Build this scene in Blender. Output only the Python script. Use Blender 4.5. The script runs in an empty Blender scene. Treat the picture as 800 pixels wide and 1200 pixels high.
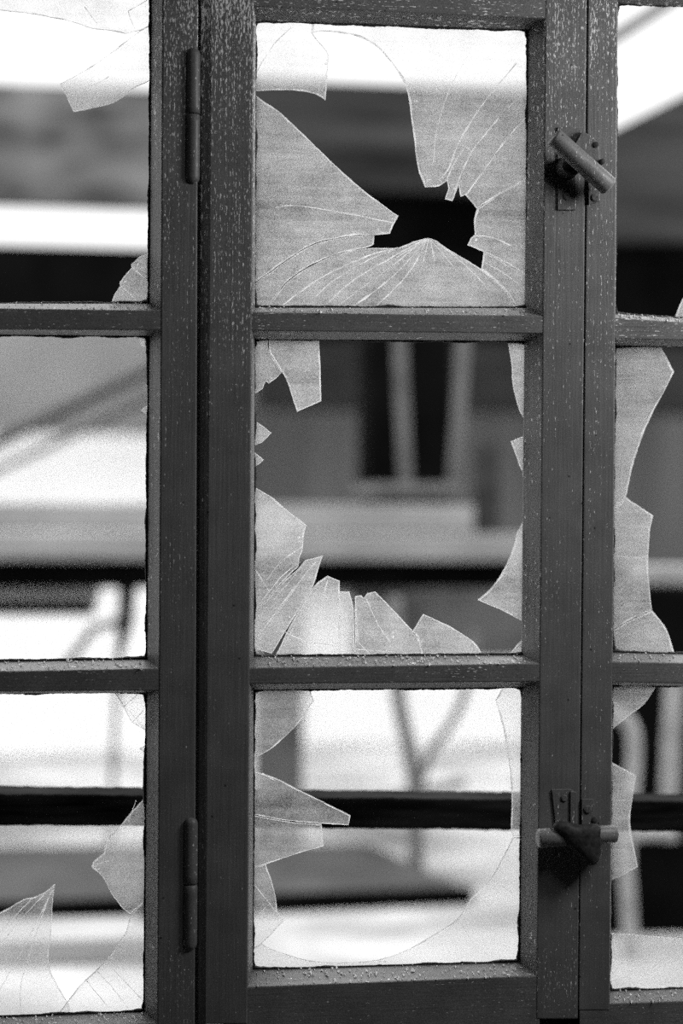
import bpy, bmesh, math, random
from mathutils import Vector, Matrix, noise

random.seed(7)
S = bpy.context.scene
COL = S.collection

# ------------------------------------------------------------------ camera
D = 2.6                                   # camera to window, metres
TH = math.radians(10.0)                   # the camera stands a little to the left of the window's normal
ROLL = 0.007
T0 = Vector((0.0, 0.0, 0.97))
F = Vector((math.sin(TH), math.cos(TH), 0))
R0 = Vector((math.cos(TH), -math.sin(TH), 0))
Z = Vector((0, 0, 1))
R = R0 * math.cos(ROLL) + Z * math.sin(ROLL)
U = Z * math.cos(ROLL) - R0 * math.sin(ROLL)
CAM = T0 - F * D
cam = bpy.data.cameras.new('camera')
co = bpy.data.objects.new('camera', cam)
COL.objects.link(co)
M = Matrix((R, U, -F)).transposed().to_4x4()
M.translation = CAM
co.matrix_world = M
cam.sensor_fit = 'VERTICAL'
cam.sensor_height = 36
cam.sensor_width = 24
cam.lens = 36 * D / 1.2
cam.clip_start = 0.05
cam.dof.use_dof = True
cam.dof.focus_distance = D + 0.02
cam.dof.aperture_fstop = 1.9
S.camera = co


def P(x, y, Y=0.0):
    """where the sight line through a point of the photograph meets the vertical plane at depth Y behind the window"""
    d = F * D + R * (x - 400) * .001 + U * (600 - y) * .001
    return CAM + d * ((Y - CAM.y) / d.y)


# ------------------------------------------------------------------ materials
def nt(name):
    m = bpy.data.materials.new(name)
    m.use_nodes = True
    t = m.node_tree
    t.nodes.clear()
    o = t.nodes.new('ShaderNodeOutputMaterial')
    return m, t, o


def N(t, kind, **kw):
    n = t.nodes.new(kind)
    for k, v in kw.items():
        if k in n.inputs:
            n.inputs[k].default_value = v
        else:
            setattr(n, k, v)
    return n


def coords(t, scale):
    tc = N(t, 'ShaderNodeTexCoord')
    mp = N(t, 'ShaderNodeMapping')
    mp.inputs['Scale'].default_value = scale
    t.links.new(tc.outputs['Object'], mp.inputs['Vector'])
    return mp.outputs['Vector']


def ramp(t, src, stops):
    r = N(t, 'ShaderNodeValToRGB')
    e = r.color_ramp.elements
    while len(e) < len(stops):
        e.new(0.5)
    for el, (p, v) in zip(e, stops):
        el.position = p
        el.color = (v, v, v, 1)
    t.links.new(src, r.inputs['Fac'])
    return r.outputs['Color']


def math_(t, op, a, b=None, clamp=False):
    n = N(t, 'ShaderNodeMath', operation=op)
    n.use_clamp = clamp
    for i, v in enumerate((a, b)):
        if v is None:
            continue
        if isinstance(v, (int, float)):
            n.inputs[i].default_value = v
        else:
            t.links.new(v, n.inputs[i])
    return n.outputs[0]


def paint_mat(name, base, glints=0.0, axis='z', rough=.46, grain=.35, glint_v=.85):
    """old oil paint over coarse grain; flecks along the grain are gloss highlights painted as pale colour"""
    m, t, o = nt(name)
    L = t.links
    b = N(t, 'ShaderNodeBsdfPrincipled')
    b.inputs['Roughness'].default_value = rough
    b.inputs['Specular IOR Level'].default_value = .3
    sc = (260, 60, 9) if axis == 'z' else (9, 60, 260)
    g = N(t, 'ShaderNodeTexNoise', Scale=1.0, Detail=5.0, Roughness=.65)
    L.new(coords(t, sc), g.inputs['Vector'])
    fine = N(t, 'ShaderNodeTexNoise', Scale=900.0, Detail=2.0)
    L.new(coords(t, (1, 1, 1)), fine.inputs['Vector'])
    blot = N(t, 'ShaderNodeTexNoise', Scale=22.0, Detail=4.0)
    L.new(coords(t, (1, 1, 1)), blot.inputs['Vector'])
    c1 = ramp(t, blot.outputs['Fac'], [(.25, base * .78), (.75, base * 1.2)])
    gr = ramp(t, g.outputs['Fac'], [(.3, .93), (.7, 1.05)])
    fr = ramp(t, fine.outputs['Fac'], [(.3, .62), (.7, 1.38)])
    # small dark pits
    pit = N(t, 'ShaderNodeTexVoronoi', Scale=42.0)
    L.new(coords(t, (1, 1, 1)), pit.inputs['Vector'])
    pm = ramp(t, pit.outputs['Distance'], [(.035, .25), (.075, 1.0)])
    col = c1
    for x in (gr, fr, pm):
        mx = N(t, 'ShaderNodeMix', data_type='RGBA', blend_type='MULTIPLY')
        mx.inputs['Factor'].default_value = 1
        L.new(col, mx.inputs[6])
        L.new(x, mx.inputs[7])
        col = mx.outputs[2]
    if glints > 0:
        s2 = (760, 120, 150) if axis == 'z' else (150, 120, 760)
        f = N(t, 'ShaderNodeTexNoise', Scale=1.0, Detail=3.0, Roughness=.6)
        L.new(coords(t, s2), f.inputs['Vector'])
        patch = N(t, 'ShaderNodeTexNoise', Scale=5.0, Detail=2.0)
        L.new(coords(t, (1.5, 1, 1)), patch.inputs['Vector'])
        # the painted gloss glints crowd towards the head of the window
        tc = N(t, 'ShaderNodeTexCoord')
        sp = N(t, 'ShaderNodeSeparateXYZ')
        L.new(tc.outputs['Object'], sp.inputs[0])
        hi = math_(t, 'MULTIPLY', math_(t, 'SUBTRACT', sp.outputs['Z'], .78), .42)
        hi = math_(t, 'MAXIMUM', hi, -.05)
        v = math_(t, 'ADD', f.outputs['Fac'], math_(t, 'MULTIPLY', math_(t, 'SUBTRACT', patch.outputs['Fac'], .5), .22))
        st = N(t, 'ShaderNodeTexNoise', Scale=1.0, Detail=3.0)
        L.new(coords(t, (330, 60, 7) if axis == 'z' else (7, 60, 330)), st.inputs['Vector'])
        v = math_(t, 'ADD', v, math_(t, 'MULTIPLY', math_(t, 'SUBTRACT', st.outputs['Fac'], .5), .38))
        v = math_(t, 'ADD', v, math_(t, 'MULTIPLY', hi, glints))
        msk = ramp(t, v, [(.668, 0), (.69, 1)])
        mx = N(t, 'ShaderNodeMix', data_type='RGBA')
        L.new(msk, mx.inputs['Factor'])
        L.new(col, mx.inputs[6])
        mx.inputs[7].default_value = (glint_v,) * 3 + (1,)
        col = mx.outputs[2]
    L.new(col, b.inputs['Base Color'])
    bp = N(t, 'ShaderNodeBump', Strength=grain, Distance=.002)
    hsum = math_(t, 'ADD', g.outputs['Fac'], math_(t, 'MULTIPLY', fine.outputs['Fac'], .25))
    L.new(hsum, bp.inputs['Height'])
    L.new(bp.outputs['Normal'], b.inputs['Normal'])
    L.new(b.outputs[0], o.inputs['Surface'])
    return m


def plain_mat(name, v, var=.25, scale=8.0, stretch=(1, 1, 1), rough=.8, metal=0.0, detail=4.0, spec=.2):
    m, t, o = nt(name)
    L = t.links
    b = N(t, 'ShaderNodeBsdfPrincipled')
    b.inputs['Roughness'].default_value = rough
    b.inputs['Metallic'].default_value = metal
    b.inputs['Specular IOR Level'].default_value = spec
    n = N(t, 'ShaderNodeTexNoise', Scale=scale, Detail=detail)
    L.new(coords(t, stretch), n.inputs['Vector'])
    L.new(ramp(t, n.outputs['Fac'], [(.3, v * (1 - var)), (.7, min(v * (1 + var), .95))]), b.inputs['Base Color'])
    bp = N(t, 'ShaderNodeBump', Strength=.25, Distance=.004)
    L.new(n.outputs['Fac'], bp.inputs['Height'])
    L.new(bp.outputs['Normal'], b.inputs['Normal'])
    L.new(b.outputs[0], o.inputs['Surface'])
    return m


def glass_mat(name, veil=.275, amt=.19):
    """thin old glass under a film of dust with wiped streaks"""
    m, t, o = nt(name)
    L = t.links
    tr = N(t, 'ShaderNodeBsdfTransparent')
    tr.inputs['Color'].default_value = (.96, .96, .96, 1)
    tl = N(t, 'ShaderNodeBsdfTranslucent')
    tl.inputs['Color'].default_value = (.9, .9, .9, 1)
    df = N(t, 'ShaderNodeBsdfDiffuse')
    df.inputs['Color'].default_value = (.6, .6, .6, 1)
    gl = N(t, 'ShaderNodeBsdfGlossy', Roughness=.06)
    a = N(t, 'ShaderNodeTexNoise', Scale=14.0, Detail=6.0, Roughness=.7)
    L.new(coords(t, (1, 1, 1)), a.inputs['Vector'])
    b = N(t, 'ShaderNodeTexNoise', Scale=1.0, Detail=4.0, Roughness=.6)
    L.new(coords(t, (6, 1, 120)), b.inputs['Vector'])
    c = N(t, 'ShaderNodeTexNoise', Scale=420.0, Detail=2.0)
    L.new(coords(t, (1, 1, 1)), c.inputs['Vector'])
    spk = N(t, 'ShaderNodeTexVoronoi', Scale=75.0)
    L.new(coords(t, (1, 1, 1)), spk.inputs['Vector'])
    v = math_(t, 'ADD', math_(t, 'MULTIPLY', math_(t, 'SUBTRACT', a.outputs['Fac'], .5), amt * 3.2),
              math_(t, 'MULTIPLY', math_(t, 'SUBTRACT', b.outputs['Fac'], .5), amt * 1.6))
    v = math_(t, 'ADD', v, math_(t, 'MULTIPLY', math_(t, 'SUBTRACT', c.outputs['Fac'], .5), amt * 2.0))
    v = math_(t, 'ADD', v, math_(t, 'MULTIPLY', ramp(t, spk.outputs['Distance'], [(.04, 1), (.1, 0)]), .10))
    v = math_(t, 'ADD', v, veil, True)
    v = math_(t, 'MAXIMUM', v, .05)
    dust = N(t, 'ShaderNodeMixShader')
    dust.inputs[0].default_value = .25
    L.new(tl.outputs[0], dust.inputs[1])
    L.new(df.outputs[0], dust.inputs[2])
    mx = N(t, 'ShaderNodeMixShader')
    L.new(v, mx.inputs[0])
    L.new(tr.outputs[0], mx.inputs[1])
    L.new(dust.outputs[0], mx.inputs[2])
    m2 = N(t, 'ShaderNodeMixShader')
    m2.inputs[0].default_value = .02
    L.new(mx.outputs[0], m2.inputs[1])
    L.new(gl.outputs[0], m2.inputs[2])
    L.new(m2.outputs[0], o.inputs['Surface'])
    return m


def edge_mat(name):
    """the fractured edge of glass: milky, passes light on"""
    m, t, o = nt(name)
    L = t.links
    tl = N(t, 'ShaderNodeBsdfTranslucent')
    tl.inputs['Color'].default_value = (.95, .95, .95, 1)
    tr = N(t, 'ShaderNodeBsdfTransparent')
    df = N(t, 'ShaderNodeBsdfDiffuse')
    df.inputs['Color'].default_value = (.9, .9, .9, 1)
    n = N(t, 'ShaderNodeTexNoise', Scale=60.0, Detail=3.0)
    L.new(coords(t, (1, 1, 1)), n.inputs['Vector'])
    a = N(t, 'ShaderNodeMixShader')
    a.inputs[0].default_value = .15
    L.new(tl.outputs[0], a.inputs[1])
    L.new(df.outputs[0], a.inputs[2])
    b = N(t, 'ShaderNodeMixShader')
    L.new(ramp(t, n.outputs['Fac'], [(.35, .35), (.6, 1.0)]), b.inputs[0])
    L.new(tr.outputs[0], b.inputs[1])
    L.new(a.outputs[0], b.inputs[2])
    L.new(b.outputs[0], o.inputs['Surface'])
    return m


PAINT = .135
M_STILE = paint_mat('grey_window_paint', PAINT, glints=.75)
M_STILE_L = paint_mat('grey_window_paint_hinge_side', PAINT, glints=.45)
M_STILE_R = paint_mat('grey_window_paint_few_glints', PAINT, glints=.28)  # fewer painted gloss glints on this one
M_RAIL = paint_mat('grey_rail_paint', PAINT, glints=.25, axis='x')
M_IRON = paint_mat('painted_iron', PAINT * .95, glints=.2, grain=.2, rough=.42)
M_IRONBAR = paint_mat('painted_iron_bar', PAINT * 1.5, glints=.2, grain=.2, rough=.42)
M_HUB = plain_mat('rusty_iron', .035, var=.5, scale=160, rough=.6)
M_SCREW = plain_mat('old_screw', .12, var=.3, scale=300, rough=.45)
M_PUTTY = plain_mat('cracked_putty', .05, var=.7, scale=160, rough=.9)
M_GLASS = glass_mat('dusty_glass')
M_GLASS_CLEAN = glass_mat('less_dusty_glass', .17, .13)
M_EDGE = edge_mat('broken_glass_edge')

# ------------------------------------------------------------------ object helpers


def link(name, me, mats, parent=None, smooth=False):
    o = bpy.data.objects.new(name, me)
    COL.objects.link(o)
    for m in (mats if isinstance(mats, (list, tuple)) else [mats]):
        me.materials.append(m)
    if smooth:
        for p in me.polygons:
            p.use_smooth = True
    if parent is not None:
        o.parent = parent
    return o


def mesh_obj(name, bm, mats, parent=None, org=None, bevel=0.0, smooth=False):
    if org is None and parent is not None:
        q, org = parent, Vector((0, 0, 0))
        while q is not None:
            org = org + q.location
            q = q.parent
    if org is not None and parent is not None:
        bmesh.ops.translate(bm, verts=bm.verts, vec=-org)
    bmesh.ops.recalc_face_normals(bm, faces=bm.faces)
    me = bpy.data.meshes.new(name)
    bm.to_mesh(me)
    bm.free()
    o = link(name, me, mats, parent, smooth)
    if bevel > 0:
        b = o.modifiers.new('Bevel', 'BEVEL')
        b.width = bevel
        b.segments = 2
        b.limit_method = 'ANGLE'
        b.angle_limit = math.radians(32)
    return o


def thing(name, label, cat, loc, group=None):
    o = bpy.data.objects.new(name, None)
    o.empty_display_size = .1
    COL.objects.link(o)
    o.location = loc
    tag(o, label, cat, group)
    return o


def tag(o, label, cat, group=None):
    o['label'] = label
    o['category'] = cat
    if group:
        o['group'] = group
    return o


def loft(sections, bm=None):
    """closed solid through rings of equal length"""
    bm = bm or bmesh.new()
    rings = [[bm.verts.new(p) for p in s] for s in sections]
    n = len(rings[0])
    for a, b in zip(rings, rings[1:]):
        for i in range(n):
            j = (i + 1) % n
            bm.faces.new((a[i], a[j], b[j], b[i]))
    bm.faces.new(rings[0])
    bm.faces.new(rings[-1][::-1])
    return bm


def box(lo, hi, bm=None):
    x0, y0, z0 = lo
    x1, y1, z1 = hi
    return loft([[(x0, y, z0), (x1, y, z0), (x1, y, z1), (x0, y, z1)] for y in (y0, y1)], bm)


def tube(pts, rad, bm=None, seg=14, taper=None):
    bm = bm or bmesh.new()
    pts = [Vector(p) for p in pts]
    rings = []
    up = None
    for i, p in enumerate(pts):
        d = (pts[min(i + 1, len(pts) - 1)] - pts[max(i - 1, 0)]).normalized()
        if up is None:
            up = d.orthogonal().normalized()
        up = (up - d * up.dot(d)).normalized()
        s = d.cross(up)
        r = rad if taper is None else rad * taper[i]
        rings.append([p + (up * math.cos(a) + s * math.sin(a)) * r for a in (2 * math.pi * k / seg for k in range(seg))])
    return loft(rings, bm)


def smooth_path(pts, n=6):
    pts = [Vector(p) for p in pts]
    out = []
    for i in range(len(pts) - 1):
        p0, p1, p2, p3 = pts[max(i - 1, 0)], pts[i], pts[i + 1], pts[min(i + 2, len(pts) - 1)]
        for k in range(n):
            t = k / n
            out.append(.5 * ((2 * p1) + (p2 - p0) * t + (2 * p0 - 5 * p1 + 4 * p2 - p3) * t * t + (3 * p1 - p0 - 3 * p2 + p3) * t ** 3))
    out.append(pts[-1])
    return out


def lerp_line(l, v):
    """value at v on a straight line given by two (param, value) pairs"""
    (a, b), (c, d) = l
    return b + (d - b) * (v - a) / (c - a)


# ------------------------------------------------------------------ the casements
GD = .034        # depth of the glass behind the face of the sash
BK = .046        # back of the sash


def stile(root, fl, fr, gl, gr, y0, y1, m, cham=None):
    """upright; every argument is ((y, x), (y, x)) in the photograph, at the face (f*) and at the glass (g*)"""
    secs = []
    spec = [(0.0, fl, fr), (GD, gl, gr), (BK, gl, gr)]
    if cham is not None:      # the arris of the outer edge is planed off
        mid = tuple((yy, lerp_line(fr, yy) + (lerp_line(gr, yy) - lerp_line(fr, yy)) * .3) for yy in (0, 1200))
        spec = [(0.0, fl, fr), (.0045, cham, mid), (GD, cham, gr), (BK, cham, gr)]
    for d, l, r in spec:
        secs.append([P(lerp_line(l, y0), y0, d), P(lerp_line(r, y0), y0, d), P(lerp_line(r, y1), y1, d), P(lerp_line(l, y1), y1, d)])
    return mesh_obj('stile', loft(secs), m, root, bevel=.0014)


def rail(root, name, ft, fb, gt, gb, xa, xb, m):
    """cross piece; lines are ((x, y), (x, y)) in the photograph"""
    secs = []
    for d, t, b in ((.0008, ft, fb), (GD - .0005, gt, gb), (BK - .001, gt, gb)):
        secs.append([P(xa, lerp_line(t, xa), d), P(xb, lerp_line(t, xb), d), P(xb, lerp_line(b, xb), d), P(xa, lerp_line(b, xa), d)])
    return mesh_obj(name, loft(secs), m, root, bevel=.0012)


def L2(a, b):
    return (a, b)


G = 'casements of the broken window'
mid = thing('window_casement', 'middle grey wooden casement with three broken panes and turning latches', 'window', P(460, 1215, 0), G)
lef = thing('window_casement', 'left grey wooden casement carrying two barrel hinges, its middle pane almost empty of glass', 'window', P(20, 1215, 0), G)
rig = thing('window_casement', 'right grey wooden casement beyond the two latches, a tall shard in its middle pane', 'window', P(900, 1215, 0), G)
rig.name = 'window_casement'

# middle casement
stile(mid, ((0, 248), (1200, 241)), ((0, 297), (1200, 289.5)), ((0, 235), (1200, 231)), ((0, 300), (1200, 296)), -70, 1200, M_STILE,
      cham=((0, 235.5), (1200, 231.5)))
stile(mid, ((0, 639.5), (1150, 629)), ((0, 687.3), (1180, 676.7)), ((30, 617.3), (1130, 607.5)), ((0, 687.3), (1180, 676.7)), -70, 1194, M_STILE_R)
flat = lambda y: ((0, y), (800, y))
rail(mid, 'rail', flat(-70), ((297, 7), (638, 21.6)), flat(-70), ((300, 25), (616, 36)), 262, 660, M_RAIL)
rail(mid, 'glazing_bar', ((295, 366), (637, 370.5)), ((295, 387.5), (637, 390.5)), ((299, 360), (617, 360.5)), ((299, 398.5), (617, 400.5)), 262, 660, M_RAIL)
rail(mid, 'glazing_bar', ((292, 783), (634, 777.5)), ((292, 801.5), (633, 798.5)), ((298, 769), (615, 767)), ((298, 809), (613, 806)), 262, 658, M_RAIL)
rail(mid, 'rail', ((290, 1157), (629, 1143.6)), flat(1210), ((297, 1136), (608, 1127)), flat(1210), 262, 632, M_RAIL)
# the casement on the hinge side
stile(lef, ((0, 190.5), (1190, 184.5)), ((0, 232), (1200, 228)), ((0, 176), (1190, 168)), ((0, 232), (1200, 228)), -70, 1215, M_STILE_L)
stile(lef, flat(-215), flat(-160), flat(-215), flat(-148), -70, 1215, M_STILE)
rail(lef, 'rail', flat(-75), flat(-30), flat(-75), flat(-14), -190, 205, M_RAIL)
rail(lef, 'glazing_bar', ((0, 361.5), (187, 364)), ((0, 386), (187, 387)), ((0, 355.5), (173, 355.5)), ((0, 393), (174, 394.5)), -190, 208, M_RAIL)
rail(lef, 'glazing_bar', ((0, 787), (187, 783.5)), ((0, 810.7), (187, 809)), ((0, 775), (173, 772)), ((0, 813), (167, 812)), -190, 206, M_RAIL)
rail(lef, 'rail', ((0, 1207), (184, 1199)), flat(1262), ((0, 1192), (167, 1185)), flat(1262), -190, 205, M_RAIL)
# the casement on the latch side
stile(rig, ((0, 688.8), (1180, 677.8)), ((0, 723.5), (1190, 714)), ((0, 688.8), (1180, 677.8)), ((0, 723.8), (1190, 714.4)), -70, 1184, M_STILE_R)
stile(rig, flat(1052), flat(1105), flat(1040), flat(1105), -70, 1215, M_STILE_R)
rail(rig, 'rail', flat(-70), ((724, -4), (800, -1)), flat(-70), ((724, 5), (800, 8.5)), 700, 1075, M_RAIL)
rail(rig, 'glazing_bar', ((722, 372.4), (800, 378)), ((722, 397), (800, 398.5)), ((722, 367.5), (800, 373)), ((722, 405.5), (800, 407)), 700, 1075, M_RAIL)
rail(rig, 'glazing_bar', ((718, 775.5), (800, 777)), ((717, 799.5), (800, 801)), ((718, 764.5), (800, 766)), ((717, 803), (800, 804)), 698, 1075, M_RAIL)
rail(rig, 'rail', ((716, 1176), (800, 1173)), flat(1225), ((715, 1161), (800, 1158)), flat(1225), 678.5, 1075, M_RAIL)

# ------------------------------------------------------------------ glass
# glass outlines of the nine panes (corners in the photograph at the depth of the glass)
PANES = {
    'MT': [(299.5, 25), (617, 36), (617, 360.5), (298.5, 360)],
    'MM': [(298.5, 398.5), (617, 400.5), (614.5, 767), (298, 769)],
    'MB': [(298, 809), (613, 806), (607.5, 1127), (296.5, 1136)],
    'LT': [(-148, -14), (176, -14), (173.5, 355.5), (-148, 355.5)],
    'LM': [(-148, 393), (173.3, 394.5), (170.8, 772), (-148, 776)],
    'LB': [(-148, 813), (170.6, 812), (168, 1185), (-148, 1196)],
    'RT': [(723, 5), (1040, 18), (1040, 390), (721, 367.5)],
    'RM': [(720.5, 405.5), (1040, 410), (1040, 770), (717.8, 764.5)],
    'RB': [(717, 803), (1040, 806), (1040, 1150), (714.6, 1161)],
}


def seg_dist(p, a, b):
    ab = b - a
    t = max(0, min(1, (p - a).dot(ab) / ab.dot(ab)))
    return (p - (a + ab * t)).length, a + ab * t


def on_frame(p, quad, tol=6.5):
    """(which side, outward normal) of the frame that p lies against"""
    res = []
    c = sum(quad, Vector((0, 0))) / 4
    for i in range(4):
        a, b = quad[i], quad[(i + 1) % 4]
        d, q = seg_dist(p, a, b)
        n = Vector((b.y - a.y, a.x - b.x)).normalized()
        if n.dot(c - a) > 0:
            n = -n
        out = (p - a).dot(n)
        if d < tol or (out > -tol and d < 40):
            res.append((i, n, out))
    return res


def catmull(p0, p1, p2, p3, n):
    out = []
    for k in range(n):
        t = k / n
        out.append(.5 * ((2 * p1) + (p2 - p0) * t + (2 * p0 - 5 * p1 + 4 * p2 - p3) * t * t + (3 * p1 - p0 - 3 * p2 + p3) * t ** 3))
    return out


def sharp(a, b, c):
    u, v = (b - a), (c - b)
    return u.length < .01 or v.length < .01 or u.angle(v) > math.radians(24)


shard_no = [0]


def ribbon(bm, pts, w, d, rise=.0006, side=None, mat=1, widths=None):
    """a low ridge of fractured glass along pts (photo pixels); side: unit offsets to lie on one side only"""
    rows = []
    for i, p in enumerate(pts):
        a = pts[max(i - 1, 0)]
        b = pts[min(i + 1, len(pts) - 1)]
        t = (b - a)
        if t.length < 1e-6:
            continue
        t.normalize()
        n = Vector((-t.y, t.x))
        ww = w * (widths[i] if widths else 1)
        if side is None:
            l, c, r = p - n * ww * .5, p, p + n * ww * .5
        else:
            l, c, r = p, p + n * side * ww * .5, p + n * side * ww
        rows.append([bm.verts.new(P(l.x, l.y, d)), bm.verts.new(P(c.x, c.y, d - rise)), bm.verts.new(P(r.x, r.y, d))])
    for a, b in zip(rows, rows[1:]):
        for k in (0, 1):
            f = bm.faces.new((a[k], a[k + 1], b[k + 1], b[k]))
            f.material_index = mat


def rough_line(pts, step=5, amp=.45, seed=0):
    """densify a polyline given in the photograph, curved where its turns are gentle"""
    pts = [Vector(p) for p in pts]
    out = []
    for i in range(len(pts) - 1):
        p0 = pts[i - 1] if i > 0 and not sharp(pts[i - 1], pts[i], pts[i + 1]) else pts[i] * 2 - pts[i + 1]
        p3 = pts[i + 2] if i + 2 < len(pts) and not sharp(pts[i], pts[i + 1], pts[i + 2]) else pts[i + 1] * 2 - pts[i]
        n = max(1, int((pts[i + 1] - pts[i]).length / step))
        out += catmull(p0, pts[i], pts[i + 1], p3, n)
    out.append(pts[-1])
    res = []
    for i, p in enumerate(out):
        if 0 < i < len(out) - 1:
            q = Vector((p.x * .11 + seed * 3.1, p.y * .11, seed))
            p = p + Vector((noise.noise(q), noise.noise(q + Vector((9, 4, 2))))) * amp
        res.append(p)
    return res


def shard(root, pane, pts, cracks=(), rim=1.3, lift=0.0, conv=None, crumbs=()):
    shard_no[0] += 1
    sd = shard_no[0]
    quad = [Vector(q) for q in PANES[pane]]
    f = conv or (lambda p: p)
    pts = [Vector(f(p)) for p in pts]
    # clockwise in the photograph
    area = sum(pts[i].x * pts[(i + 1) % len(pts)].y - pts[(i + 1) % len(pts)].x * pts[i].y for i in range(len(pts)))
    if area < 0:
        pts = pts[::-1]
    n = len(pts)
    fr = [on_frame(p, quad) for p in pts]
    isf = []
    for i in range(n):
        isf.append(bool({x[0] for x in fr[i]} & {x[0] for x in fr[(i + 1) % n]}))
    moved = []
    for i, p in enumerate(pts):
        q = p.copy()
        for k, nn, out in fr[i]:
            if isf[i] or isf[i - 1]:
                q += nn * (5 - out)
        moved.append(q)
    outline, runs, run = [], [], None
    for i in range(n):
        a, b = pts[i], pts[(i + 1) % n]
        ma, mb = moved[i], moved[(i + 1) % n]
        if isf[i]:
            outline.append(ma)
            if run:
                runs.append(run)
                run = None
            continue
        pr = pts[i - 1] if not isf[i - 1] else None
        nx = pts[(i + 2) % n] if not isf[(i + 1) % n] else None
        p0 = pr if pr is not None and not sharp(pr, a, b) else a * 2 - b
        p3 = nx if nx is not None and not sharp(a, b, nx) else b * 2 - a
        k = max(1, int((b - a).length / 4))
        seg = catmull(p0, ma, mb, p3, k)
        for j in range(1, len(seg)):
            q = Vector((seg[j].x * .13, seg[j].y * .13, sd * 1.7))
            seg[j] = seg[j] + Vector((noise.noise(q), noise.noise(q + Vector((7, 3, 1))))) * .55
        outline += seg
        run = (run or []) + seg
        nxt_frame = isf[(i + 1) % n]
        if nxt_frame or i == n - 1:
            run = run + [mb]
            runs.append(run)
            run = None
    d0 = GD + .002 - lift
    d1 = d0 + .0025
    bm = bmesh.new()
    A = [bm.verts.new(P(p.x, p.y, d0)) for p in outline]
    B = [bm.verts.new(P(p.x, p.y, d0) + (P(p.x, p.y, d1) - P(p.x, p.y, d0)).project(Vector((0, 1, 0)))) for p in outline]
    fa = bm.faces.new(A)
    fb = bm.faces.new(B[::-1])
    fa.normal_update()
    fb.normal_update()
    m = len(outline)
    for i in range(m):
        q = bm.faces.new((A[i], A[(i + 1) % m], B[(i + 1) % m], B[i]))
        q.material_index = 1
    bmesh.ops.triangulate(bm, faces=[fa, fb])
    for r in runs:
        ws = [.55 + .9 * max(0, noise.noise(Vector((p.x * .06, p.y * .06, sd))) + .35) for p in r]
        ribbon(bm, r, rim, d0 - .0002, side=1, widths=ws)
    for c in cracks:
        w = 1.05
        if isinstance(c, dict):
            w, c = c['w'], c['p']
        pl = rough_line([f(p) for p in c], step=5, amp=.7, seed=sd)
        ws = [.45 + 1.0 * max(0, noise.noise(Vector((p.x * .09, p.y * .09, sd + 5))) + .4) for p in pl]
        ribbon(bm, pl, w, d0 - .0002, widths=ws)
    rnd = random.Random(sd)
    for c in crumbs:
        c = Vector(f(c))
        for k in range(5):
            p = c + Vector((rnd.uniform(-5, 5), rnd.uniform(-5, 5)))
            r = rnd.uniform(.8, 2.2)
            ins = False
            for i in range(n):
                u, v = pts[i], pts[(i + 1) % n]
                if (u.y > p.y) != (v.y > p.y) and p.x < (v.x - u.x) * (p.y - u.y) / (v.y - u.y) + u.x:
                    ins = not ins
            if not ins:
                continue
            base = [bm.verts.new(P(p.x + r * math.cos(a) * rnd.uniform(.6, 1.2), p.y + r * math.sin(a) * rnd.uniform(.6, 1.2), d0)) for a in (0, 1.6, 3.1, 4.7)]
            tp = bm.verts.new(P(p.x, p.y, d0 - .0015))
            for i in range(4):
                bm.faces.new((base[i], base[(i + 1) % 4], tp)).material_index = 1
    # keep winding as built; normals are not needed to be outward for a two sided film
    org = root.location
    bmesh.ops.translate(bm, verts=bm.verts, vec=-org)
    me = bpy.data.meshes.new('glass_shard')
    bm.to_mesh(me)
    bm.free()
    return link('glass_shard', me, [M_GLASS_CLEAN if pane in ('MB', 'LB') else M_GLASS, M_EDGE], root)


c1 = lambda p: (280 + p[0] * .45, p[1] * .45)
c2 = lambda p: (280 + p[0] * .45, 370 + p[1] * .45)
c3 = lambda p: (280 + p[0] * .45, 780 + p[1] * .45)
c4 = lambda p: (p[0] * .375, p[1] * .375)
c5 = lambda p: (p[0] * .375, 370 + p[1] * .375)
c6 = lambda p: (p[0] * .375, 780 + p[1] * .375)
c7 = lambda p: (600 + p[0] / 3, p[1] / 3)
c8 = lambda p: (600 + p[0] * .35, 380 + p[1] * .35)
c9 = lambda p: (600 + p[0] * .35, 780 + p[1] * .35)

# middle casement, top pane
shard(mid, 'MT', [(42, 236), (42, 52), (190, 59), (192, 85), (205, 105), (228, 130), (235, 150), (230, 200), (225, 260), (195, 243), (130, 234), (50, 237)],
      [[(42, 195), (70, 145), (100, 105), (135, 72)]], conv=c1, rim=1.8, crumbs=[(215, 250), (234, 155), (160, 238)])
shard(mid, 'MT', [(190, 59), (748, 78), (750, 457), (735, 457), (680, 503), (620, 543), (590, 507), (578, 512), (572, 480), (556, 523), (537, 518), (546, 490),
                  (543, 470), (520, 485), (485, 487), (470, 450), (462, 410), (455, 350), (447, 290), (440, 240), (425, 205), (395, 160), (350, 115), (300, 92), (230, 82), (192, 85)],
      [[(505, 430), (515, 340), (545, 240), (583, 165)], dict(w=1.8, p=[(525, 465), (545, 440), (570, 375), (620, 290), (680, 215), (722, 165)]),
       dict(w=1.6, p=[(540, 470), (560, 425), (585, 388)]), dict(w=1.8, p=[(560, 505), (575, 460), (605, 395), (640, 350), (675, 308)]), [(702, 280), (740, 240)],
       dict(w=1.9, p=[(590, 507), (640, 440), (690, 370), (750, 300)]), [(565, 374), (585, 380), (607, 395)], [(572, 480), (580, 470)]],
      conv=c1, rim=1.8, crumbs=[(445, 235), (453, 268), (490, 475), (530, 470), (565, 490), (548, 440)])
shard(mid, 'MT', [(750, 459), (750, 725), (690, 682), (637, 655), (595, 638), (605, 618), (615, 612), (613, 570), (620, 543), (680, 503), (735, 457)],
      [dict(w=1.5, p=[(610, 614), (655, 617), (710, 640)])], conv=c1, rim=1.7, crumbs=[(612, 615)])
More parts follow.
